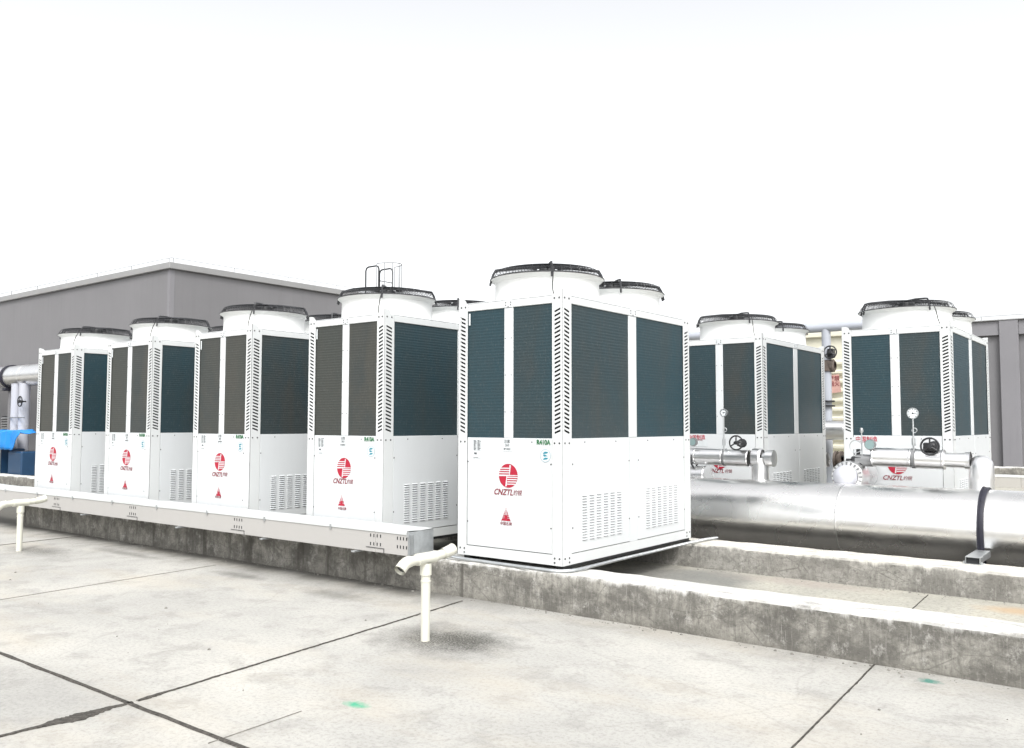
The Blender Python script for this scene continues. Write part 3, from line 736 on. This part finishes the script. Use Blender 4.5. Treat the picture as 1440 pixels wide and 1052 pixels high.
cable_tray(-25, -5.01, 5.09, 5.395, .343, .545, 'long pale steel cable tray with lids running in front of the left units', (-22.6, -20.6, -18.6, -16.7, -14.8, -12.95, -11.13, -9.31, -7.33, -5.39))
cable_tray(-4.2, 10, 17.3, 17.6, .33, .54, 'distant pale cable tray at the right edge behind the back row', (-2.2, -.2, 1.8, 3.8, 5.8, 7.8), True, False)

# ------------------------------------------------------------------ PVC vent tees
def vent(label, loc):
    t = thing('vent_pipe', label, 'vent pipe', loc, 'T-shaped cream vent pipes standing on the deck')
    b = MB(); b.tube([(0, 0, 0), (0, 0, .47)], .031, 20); b.lathe([(.0312, 0), (.034, .002), (.034, .012), (.0312, .014)], 20, (0, 0, .38)); obj('riser', b, M['pvc'], t, True)
    b = MB(); b.lathe([(.032, .425), (.0385, .427), (.0385, .505)], 20); b.lathe([(.033, -.085), (.0395, -.083), (.0395, .083), (.033, .085)], 20, (0, 0, .535), 'Y'); obj('tee_fitting', b, M['pvc'], t, True)
    for s_, ex, ez in ((-1, .02, -.075), (1, -.03, .045)):
        b = MB(); pts = [(0, s_*.07, .535), (0, s_*.24, .535+s_*.012)]
        if s_ < 0: pts = [(0, -.07, .535), (0, -.16, .531)]
        else: pts = [(0, .07, .535), (-.004, .19, .545)]
        b.tube(pts, .032, 20, caps=False); obj('arm', b, M['pvc'], t, True)
        b = MB()
        if s_ < 0: P = [(0, -.150, .533), (0, -.182, .528), (.003, -.208, .516), (.008, -.250, .487)]
        else: P = [(-.003, .165, .544), (-.004, .200, .549), (-.004, .236, .556), (-.003, .272, .568)]
        b.tube(P, .0375, 20, caps=False, radii=[.0375, .038, .039, .0385]); b.tube([P[-1], P[-2]], .031, 20, caps=False); e_ = obj('elbow', b, M['pvc'], t, True)
        q = MB(); p1, p0 = Vector(P[-1]), Vector(P[-2]); c_ = p0.lerp(p1, .6); d_ = (p1-p0).normalized(); a_ = d_.cross(Vector((1, 0, 0))).normalized(); b_ = d_.cross(a_)
        q.add([tuple(c_+(a_*cos(2*pi*k/16)+b_*sin(2*pi*k/16))*.030) for k in range(16)], [tuple(range(16))]); obj('pipe_bore', q, M['screw'], e_, fix=False)
    return t
vent('cream T-shaped PVC vent pipe standing in a dark damp patch on the deck in front', (-3.962, 4.198, 0))
vent('cream T-shaped PVC vent pipe at the left edge of the deck, far one', (-10.27, 4.308, 0))

# ------------------------------------------------------------------ pipes
def clad_run(t, p0, p1, r, sec, mat='alu', n=40, name='cladding_section'):
    p0 = Vector(p0); p1 = Vector(p1); Ln = (p1-p0).length; d = (p1-p0)/Ln; k = max(1, round(Ln/sec)); q = d.to_track_quat('Z', 'Y')
    s = Ln/k; b = MB(); b.lathe([(r, 0), (r, s-.02), (r+.002, s-.018), (r+.003, s-.010), (r+.002, s-.002), (r, s)], n); b.add([(r+.001, 0, 0), (r+.003, .004, 0), (r+.003, .004, s), (r+.001, 0, s)], [(0, 1, 2, 3)])
    me = mesh(name, b, M[mat], True)
    for i in range(k):
        o = obj(name, me, None, t, loc=p0+d*(s*i)); o.rotation_mode = 'QUATERNION'; o.rotation_quaternion = q
def elbow(t, c, r, R_, a0, a1, plane='XZ', segs=6, mat='alu', name='elbow'):
    """gored elbow: centre of bend c, bend radius R_, from angle a0 to a1"""
    b = MB(); pts = []; rad = []
    for i in range(segs*3+1):
        a = a0+(a1-a0)*i/(segs*3); p = (c[0]+R_*cos(a), c[1], c[2]+R_*sin(a)) if plane == 'XZ' else (c[0], c[1]+R_*cos(a), c[2]+R_*sin(a))
        pts.append(p); rad.append(r*(1.03 if i % 3 == 0 else 1.0))
    b.tube(pts, r, 28, caps=False, radii=rad); return obj(name, b, M[mat], t, True)

t = thing('silver_main_pipe', 'huge aluminium clad main pipe lying behind the inner kerb at the right', 'pipe', (-4.6, 8.75, .12))
clad_run(t, (0, 0, .363), (16, 0, .363), .36, 2.0, 'alu_main', 84)
b = MB(); b.lathe([(.361, 0), (.36, -.02), (.26, -.05), (.0, -.06)], 48, (0, 0, .363), 'X'); obj('end_cap', b, M['alu'], t, True)
# rubber strap and steel saddle on the kerb
t = thing('pipe_strap', 'black rubber strap round the silver main pipe on a steel saddle', 'pipe strap', (-1.385, 8.75, .12))
b = MB(); b.lathe([(.362, -.026), (.378, -.026), (.382, -.020), (.382, .020), (.378, .026), (.362, .026)], 64, (0, 0, .363), 'X'); obj('strap_band', b, M['strap'], t, True)
b = MB(); b.lathe([(.3822, -.007), (.388, -.007), (.388, .007), (.3822, .007)], 64, (-.018, 0, .363), 'X'); obj('edge_rib', b, M['strap'], t, True)
s = MB()
for k in range(48):
    a = 2*pi*k/48; c_ = (-.0265, .372*cos(a), .363+.372*sin(a)); s.box(c_[0]-.002, c_[0], c_[1]-.004, c_[1]+.004, c_[2]-.004, c_[2]+.004)
obj('strap_studs', s, M['galv'], t, kind='stuff')
t2 = thing('steel_saddle', 'small galvanised channel bracket bolted on the inner kerb under the black strap', 'bracket', (-1.365, 8.08, .289))
b = MB(); b.bbox(-.055, .055, -.18, .31, .052, .058, .001); b.bbox(-.055, -.050, -.18, .31, .004, .0515, .001); b.bbox(.050, .055, -.18, .31, .004, .0515, .001); b.bbox(-.075, .075, -.20, -.085, 0.0, .0038, .001); obj('channel', b, M['galv'], t2)
b = MB(); b.box(-.049, .049, -.16, -.155, .005, .051); obj('channel_inside', b, M['dark'], t2)
b = MB()
for x in (-.064, .064): b.lathe([(.0, .022), (.009, .02), (.009, .004), (.0, .004)], 6, (x, -.17, 0))
obj('bolts', b, M['galv'], t2, kind='stuff')

def handwheel(t, c, r, axis='Y', name='handwheel', mat='black'):
    b = MB(); b.ring((0, 0, 0), r, r*.115, 'Y', 28, 8)
    for k in range(3):
        a = pi/2+2*pi*k/3; b.tube([(0, -.004, 0), (r*cos(a), 0, r*sin(a))], r*.10, 6)
    b.lathe([(0.001, -.03), (r*.26, -.028), (r*.28, .04), (r*.14, .09), (r*.14, .14)], 12, (0, 0, 0), 'Y')
    o = obj(name, b, M[mat], t, True, c)
    if axis == 'X': o.rotation_euler = (0, 0, pi/2)
    return o
def gauge(t, foot, top, r, dialm='dial'):
    b = MB(); x, y, z = foot; b.tube([(x, y, z-.06), (x, y, top-r*.9)], .008, 6); b.lathe([(.018, 0), (.018, .07)], 8, (x, y, z+.02)); b.ring((x+.012, y, (z+top)/2), .022, .005, 'Y', 14, 5)
    s_ = obj('gauge_stem', b, M['galv'], t, True)
    b = MB(); b.lathe([(.0, .03), (r, .03), (r+.005, .0), (r+.003, -.008), (r-.004, -.008)], 28, (x, y, top), 'Y', 1); b.lathe([(0.0, -.004), (r-.003, -.004)], 28, (x, y, top), 'Y', 0); g = obj('pressure_gauge', b, [M[dialm], M['galv']], t, True)
    q = MB(); q.box(x-.003, x+r*.6, y-.0065, y-.005, top-.003, top+.003)
    for k in range(9):
        a = radians(-45+k*33.75); c_ = Vector((x+r*.78*cos(a), y-.0062, top+r*.78*sin(a))); q.box(c_.x-.003, c_.x+.003, c_.y-.001, c_.y, c_.z-.005, c_.z+.005)
    q.lathe([(0.0, -.002), (.010, 0)], 8, (x, y-.006, top), 'Y'); obj('gauge_needle', q, M['print'], g, fix=False)

# branch pipe before the far right unit
t = thing('branch_pipe', 'silver insulated branch pipe with handwheel valve crossing the furthest right unit', 'pipe', (-2.6, 9.15, FZ)); o0 = Vector((-2.6, 9.15, FZ))
def rel(x, z, y=9.15): return (x-o0.x, y-o0.y, z-o0.z)
clad_run(t, rel(-2.455, 1.098), rel(-2.09, 1.094), .093, .4); clad_run(t, rel(-2.05, 1.090), rel(-1.80, 1.085), .094, .3); clad_run(t, rel(-1.80, 1.085), rel(-1.60, 1.08), .071, .3)
b = MB(); b.lathe([(0, 0), (.093, 0), (.096, .012), (.092, .02)], 32, rel(-2.457, 1.098), 'X'); obj('end_collar', b, M['alu'], t, True)
b = MB(); b.lathe([(.097, 0), (.099, .01), (.097, .02), (.06, .022)], 32, rel(-1.815, 1.086), 'X'); obj('end_collar', b, M['alu'], t, True)
b = MB(); b.lathe([(.080, -.02), (.098, -.018), (.098, .018), (.080, .02)], 24, rel(-2.07, 1.092), 'X'); obj('flange_clamp', b, M['galv_dark'], t, True)
b = MB(); b.lathe([(.0, .215), (.045, .208), (.078, .188), (.100, .155), (.109, .11), (.110, .0)], 32, rel(-1.485, .92)); obj('elbow', b, M['alu'], t, True); clad_run(t, rel(-1.485, .92), rel(-1.485, .30), .108, .32)
b = MB(); b.lathe([(.071, -.02), (.082, -.018), (.082, .0), (.088, .03)], 28, rel(-1.60, 1.08), 'X'); obj('elbow_collar', b, M['alu'], t, True)
b = MB(); b.lathe([(.060, 0), (.062, .15), (.055, .2)], 24, rel(-2.62, 1.06), 'X'); obj('bare_pipe', b, M['galv_dark'], t, True)
b = MB(); b.bbox(-.06, .05, -.055, .055, -.05, .045, .012); b.lathe([(.02, .04), (.02, .12)], 10); b.tube([(-.12, 0, 0), (-.06, 0, 0)], .02, 8)
obj('black_valve_body', b, M['black'], t, False, rel(-2.60, 1.055))
b = MB(); b.tube([(0, 0, 0), (0, 0, .28)], .006, 6); b.lathe([(.012, 0), (.02, .02), (.012, .05)], 8, (0, 0, .27)); b.ring((-.06, 0, .13), .062, .005, 'Y', 20, 5); obj('thermometer', b, M['galv'], t, True, rel(-2.555, 1.07, 9.12))
gauge(t, rel(-2.062, 1.20, 9.10), rel(0, 1.535)[2], .050)
b = MB(); b.lathe([(0.0, -.01), (.05, -.01), (.053, -.005), (.055, .03), (0, .03)], 28, rel(-2.466, 1.222, 9.08), 'Y'); b.lathe([(0.0, -.0115), (.046, -.0115)], 24, rel(-2.466, 1.222, 9.08), 'Y', 1); b.tube([rel(-2.466, 1.17, 9.10), rel(-2.45, 1.12, 9.12)], .009, 6)
obj('teal_gauge', b, [M['galv_dark'], M['palegreen']], t, True)
w = handwheel(t, rel(-1.89, 1.215, 8.98), .080)
b = MB(); b.lathe([(.02, 0), (.035, .01), (.03, .08), (.05, .085), (.05, .11)], 12, rel(-1.89, 1.215, 9.05), 'Y'); b.bbox(*[v for a_, b_ in zip(rel(-1.97, 1.17, 9.06), rel(-1.84, 1.25, 9.12)) for v in (a_, b_)], .01); obj('valve_gearbox', b, M['black'], t)
# branch pipe before the unit behind the nearest one
t = thing('branch_pipe', 'silver insulated branch pipe with handwheels between the nearest unit and the unit behind', 'pipe', (-4.3, 9.15, FZ)); o0 = Vector((-4.3, 9.15, FZ))
clad_run(t, rel(-4.72, 1.06), rel(-4.06, 1.055), .092, .35); clad_run(t, rel(-4.03, 1.052), rel(-3.76, 1.048), .091, .3)
b = MB(); b.lathe([(.078, -.015), (.097, -.013), (.097, .013), (.078, .015)], 24, rel(-4.045, 1.054), 'X'); obj('flange_clamp', b, M['galv_dark'], t, True)
b = MB(); b.lathe([(0.0, 0), (.07, 0), (.105, .03), (.107, .11), (.092, .13)], 28, rel(-3.74, 1.055), 'X'); b.lathe([(.068, 0), (.07, .05), (.085, .07)], 28, rel(-3.60, 1.055), 'X'); b.lathe([(.09, 0), (.09, .08), (.0, .085)], 28, rel(-3.56, 1.055), 'X'); obj('tee_cladding', b, M['alu'], t, True)
clad_run(t, rel(-3.64, 1.06), rel(-3.64, .30), .090, .25)
gauge(t, rel(-4.035, 1.17, 9.10), rel(0, 1.555)[2], .040)
b = MB(); b.lathe([(0.0, -.01), (.046, -.01), (.05, .03), (0, .03)], 28, rel(-4.405, 1.222, 9.08), 'Y'); b.lathe([(0.0, -.0115), (.040, -.0115)], 24, rel(-4.405, 1.222, 9.08), 'Y', 1); obj('teal_gauge', b, [M['galv_dark'], M['palegreen']], t, True)
handwheel(t, rel(-3.84, 1.222, 8.98), .076)
b = MB(); b.lathe([(.02, 0), (.035, .01), (.03, .08), (.05, .085), (.05, .11)], 12, rel(-3.84, 1.215, 9.05), 'Y'); obj('valve_gearbox', b, M['black'], t)

# stub pipe with side handwheel, coming towards the main pipe
t = thing('stub_pipe', 'short silver stub pipe with a side handwheel beside the nearest unit', 'pipe', (-4.22, 9.15, FZ)); o0 = Vector((-4.22, 9.15, FZ))
clad_run(t, (-.42, 0, .74), (-.05, 0, .76), .120, .2); b = MB(); b.lathe([(.120, 0), (.126, .005), (.126, .018), (.09, .02), (0, .02)], 32, (-.05, 0, .76), 'X'); obj('end_collar', b, M['alu'], t, True)
handwheel(t, (-.19, -.02, .945), .085, 'X'); b = MB(); b.bbox(-.42, -.31, -.05, .05, .89, .98, .012); b.tube([(-.36, 0, .84), (-.36, 0, .93)], .03, 8); obj('valve_body', b, M['black'], t)

# big gored elbow beside the far right unit
t = thing('capped_pipe', 'short fat silver pipe end with domed cap and ring of folded tabs', 'pipe', (-2.66, 8.95, FZ))
zc_ = .90-FZ
b = MB(); b.lathe([(.155, 0), (.155, .19), (.158, .20), (.158, .215), (.155, .225), (.155, .50)], 44, (0, .03, zc_), 'Y'); obj('body', b, M['alu'], t, True)
b = MB(); b.lathe([(.0, -.155), (.035, -.150), (.070, -.130), (.098, -.095), (.112, -.05), (.116, 0)], 40, (-.012, 0, zc_), 'Y'); obj('domed_cap', b, M['cream_pipe'], t, True)
b = MB(); b.lathe([(.110, .0), (.150, .004), (.156, .012), (.156, .03)], 44, (0, 0, zc_), 'Y'); obj('end_ring', b, M['alu'], t, True)
tb = MB(); tb.add([(-.006, -.004, .118), (.006, -.004, .118), (.009, -.002, .148), (-.009, -.002, .148), (-.006, .001, .118), (.006, .001, .118), (.009, .003, .148), (-.009, .003, .148)], [(0, 1, 2, 3), (4, 7, 6, 5), (0, 4, 5, 1), (1, 5, 6, 2), (2, 6, 7, 3), (3, 7, 4, 0)])
tm = mesh('folded_tab', tb, M['galv_dark'])
for k in range(20):
    o = obj('folded_tab', tm, None, t, loc=(0, 0, zc_)); o.rotation_euler = (0, 2*pi*k/20, 0)
b = MB(); b.bbox(-.03, .03, .22, .28, .0, zc_-.15, .004); obj('support_leg', b, M['galv_dark'], t)

# ------------------------------------------------------------------ things between and behind the back units
t = thing('cooling_tower', 'cream ribbed cooling tower seen in the gap between the two back units', 'cooling tower', (-4.75, 14.6, FZ))
b = MB(); b.box(-1.7, 1.7, .03, 2.6, 0, 2.82); obj('casing', b, M['beige'], t)
rb = MB(); rb.add([(-1.7, .03, 0), (-1.7, -.03, .05), (-1.7, -.03, .085), (-1.7, .03, .12), (1.7, .03, 0), (1.7, -.03, .05), (1.7, -.03, .085), (1.7, .03, .12)], [(0, 1, 5, 4), (1, 2, 6, 5), (2, 3, 7, 6)])
rbm = mesh('casing_rib', rb, M['beige'])
for k in range(13): obj('casing_rib', rbm, None, t, loc=(0, 0, .45+k*.155))
b = MB(); b.bbox(-1.75, 1.75, -.04, 2.64, 2.82, 2.90, .01); obj('rim', b, M['beige'], t)
b = MB(); b.bbox(-.1, .75, -.12, -.03, .12, .46, .01); obj('water_inlet_panel', b, M['beige'], t)
b = MB(); b.box(-.09, .09, 0, .004, -.15, .15)
o = obj('warning_tag', b, M['pinktag'], t, loc=(.26, -.06, 2.03)); o.rotation_euler = (0, radians(-6), 0)
obj('tag_lettering', text_mesh('tag_text', '严禁\n烟火', .09, M['darkred']), None, t, loc=(.26, -.066, 2.07))

t = thing('grey_riser_pipe', 'pale grey vertical pipe with handwheel valve in front of the cream cooling tower', 'pipe', (-4.28, 13.5, FZ))
b = MB(); b.tube([(0, 0, 0), (0, 0, 2.85)], .068, 20); obj('riser', b, M['grey_paint'], t, True)
b = MB(); b.tube([(-2.4, 0, 2.86), (1.0, 0, 2.86)], .075, 20); obj('header', b, M['grey_paint'], t, True)
b = MB(); b.lathe([(.07, 0), (.095, .01), (.10, .03), (.10, .09), (.10, .15), (.095, .17), (.07, .18)], 24, (.0, 0, 2.17)); b.lathe([(.0, 0), (.085, 0), (.10, .02), (.10, .06), (.07, .08)], 24, (.05, 0, 2.26), 'X'); v_ = obj('valve_body', b, M['rust'], t, True)
handwheel(v_, (.10, -.14, 2.46), .095)
b = MB(); b.bbox(.04, .13, -.10, .02, 2.38, 2.52, .01); obj('gearbox', b, M['black'], t)
b = MB(); b.lathe([(.07, 0), (.11, 0), (.11, .025), (.07, .025)], 24, (0, 0, 1.63)); b.lathe([(.07, 0), (.11, 0), (.11, .025), (.07, .025)], 24, (0, 0, 1.70)); obj('flange', b, M['black'], t, True)
t = thing('silver_cross_pipe', 'horizontal silver pipe low across the gap between the two back units', 'pipe', (-5.4, 13.15, 1.34))
clad_run(t, (0, 0, 0), (3.0, 0, 0), .145, .75)
b = MB()
for x in (.3, 2.7): b.bbox(x-.03, x+.03, -.03, .03, -1.27, -.146, .004)
obj('support_leg', b, M['galv_dark'], t)
t = thing('flanged_valve', 'dark flanged valve with silver elbow low in the gap beside the back unit', 'valve', (-3.95, 12.6, FZ))
b = MB(); b.lathe([(.07, 0), (.13, 0), (.13, .03), (.08, .03), (.08, .07), (.13, .07), (.13, .10), (.07, .10)], 24, (.05, 0, .85), 'X'); obj('flange', b, M['rust'], t, True)
elbow(t, (-.05, 0, .65), .10, .20, pi/2, pi, 'XZ', 4); clad_run(t, (-.25, 0, .0), (-.25, 0, .65), .10, .4)
handwheel(t, (.26, -.05, .9), .09, 'X')

# ------------------------------------------------------------------ left edge: big header pipe, risers, blue sheet
t = thing('header_pipe', 'large high silver header pipe at the left edge before the grey building', 'pipe', (-24, 9.5, 0))
clad_run(t, (-6, 0, 2.60), (4.5, 0, 2.60), .27, 1.5, 'alu', 48)
b = MB(); b.lathe([(.272, -.05), (.30, -.05), (.30, .05), (.272, .05)], 40, (.62, 0, 2.60), 'X'); b.bbox(.54, .70, -.2, .2, 2.24, 2.32, .01); obj('saddle_strap', b, M['strap'], t, True)
b = MB(); b.bbox(.56, .68, -.06, .06, 0, 2.24, .005); obj('support_column', b, M['render_wall'], t)
for x in (1.28, 1.72):
    clad_run(t, (x, -.15, .4), (x, -.15, 2.4), .125, .9, 'cream_pipe', 24, 'riser_cladding')
handwheel(t, (1.95, -.35, 1.95), .12)
b = MB(); b.bbox(1.0, 2.1, -.32, -.29, 1.55, 1.575, .003); obj('cross_bar', b, M['galv_dark'], t)
t = thing('pump_set', 'dark blue pump cabinets under the blue sheet at the left edge', 'pump', (-21.75, 8.95, 0))
b = MB(); b.bbox(-.85, -.25, -.25, .35, .22, .82, .03); obj('cabinet', b, M['bluebox'], t)
b = MB(); b.bbox(.25, .95, -.25, .35, .22, .78, .03); obj('cabinet', b, M['bluebox'], t)
b = MB(); b.bbox(-1.3, 1.1, -.3, .45, .0, .20, .01); obj('plinth', b, M['kerb'], t)
b = MB(); b.tube([(-.02, -.32, .0), (-.02, -.32, .9)], .03, 8); obj('post', b, M['galv'], t)
b = MB(); nx, ny = 26, 14; vs = []
for i in range(nx+1):
    for j in range(ny+1):
        u, v = i/nx, j/ny; x = -1.05+2.1*u; s_ = v
        y_ = -.48 if v < .45 else -.48+(v-.45)/.55*.5
        z = .80+.42*min(1, v/.45)+noise.noise(Vector((x*3, v*4, 1)))*.05
        if v < .45: x *= .62+.38*(v/.45); y_ += noise.noise(Vector((x*5, v*3, 8)))*.07
        else: z += .03*sin(x*5)
        vs.append((x, y_, z))
b.add(vs, [(i*(ny+1)+j, (i+1)*(ny+1)+j, (i+1)*(ny+1)+j+1, i*(ny+1)+j+1) for i in range(nx) for j in range(ny)])
o = obj('blue_sheet', b, M['bluetarp'], smooth=True, loc=(-21.75, 9.1, .02)); tag(o, 'bright blue sheet draped over the pumps at the left edge', 'sheet')
# two panels of depth for the sheet
md = o.modifiers.new('thickness', 'SOLIDIFY'); md.thickness = .01

# ------------------------------------------------------------------ loose grit along the kerbs
b = MB()
for k in range(484):
    if k < 380: x = random.uniform(-11, 1.5); y = 5.425-abs(random.gauss(0, .05))-.004; z = 0
    elif k < 460: x = random.uniform(-3.6, 0); y = 7.565-abs(random.gauss(0, .05)); z = FZ
    else: x = random.uniform(-9, 0); y = random.uniform(2.6, 5.2); z = 0
    r = random.choice((.003, .004, .005, .007, .011))*random.uniform(.6, 1.2); vs = []
    for s_ in (0, 1, 2):
        rr = r*(1, .9, .3)[s_]
        for q in range(5): vs.append((x+rr*cos(q*1.2566+k)*random.uniform(.7, 1.2), y+rr*sin(q*1.2566+k)*random.uniform(.7, 1.2), z+r*(0, .5, .9)[s_]))
    b.add(vs, [(a*5+q, a*5+(q+1) % 5, (a+1)*5+(q+1) % 5, (a+1)*5+q) for a in (0, 1) for q in range(5)]+[(10, 11, 12, 13, 14)])
o = obj('loose_grit', b, M['crack'], kind='stuff', fix=False); o['label'] = 'small stones and grit scattered along the foot of the kerbs'; o['category'] = 'grit'
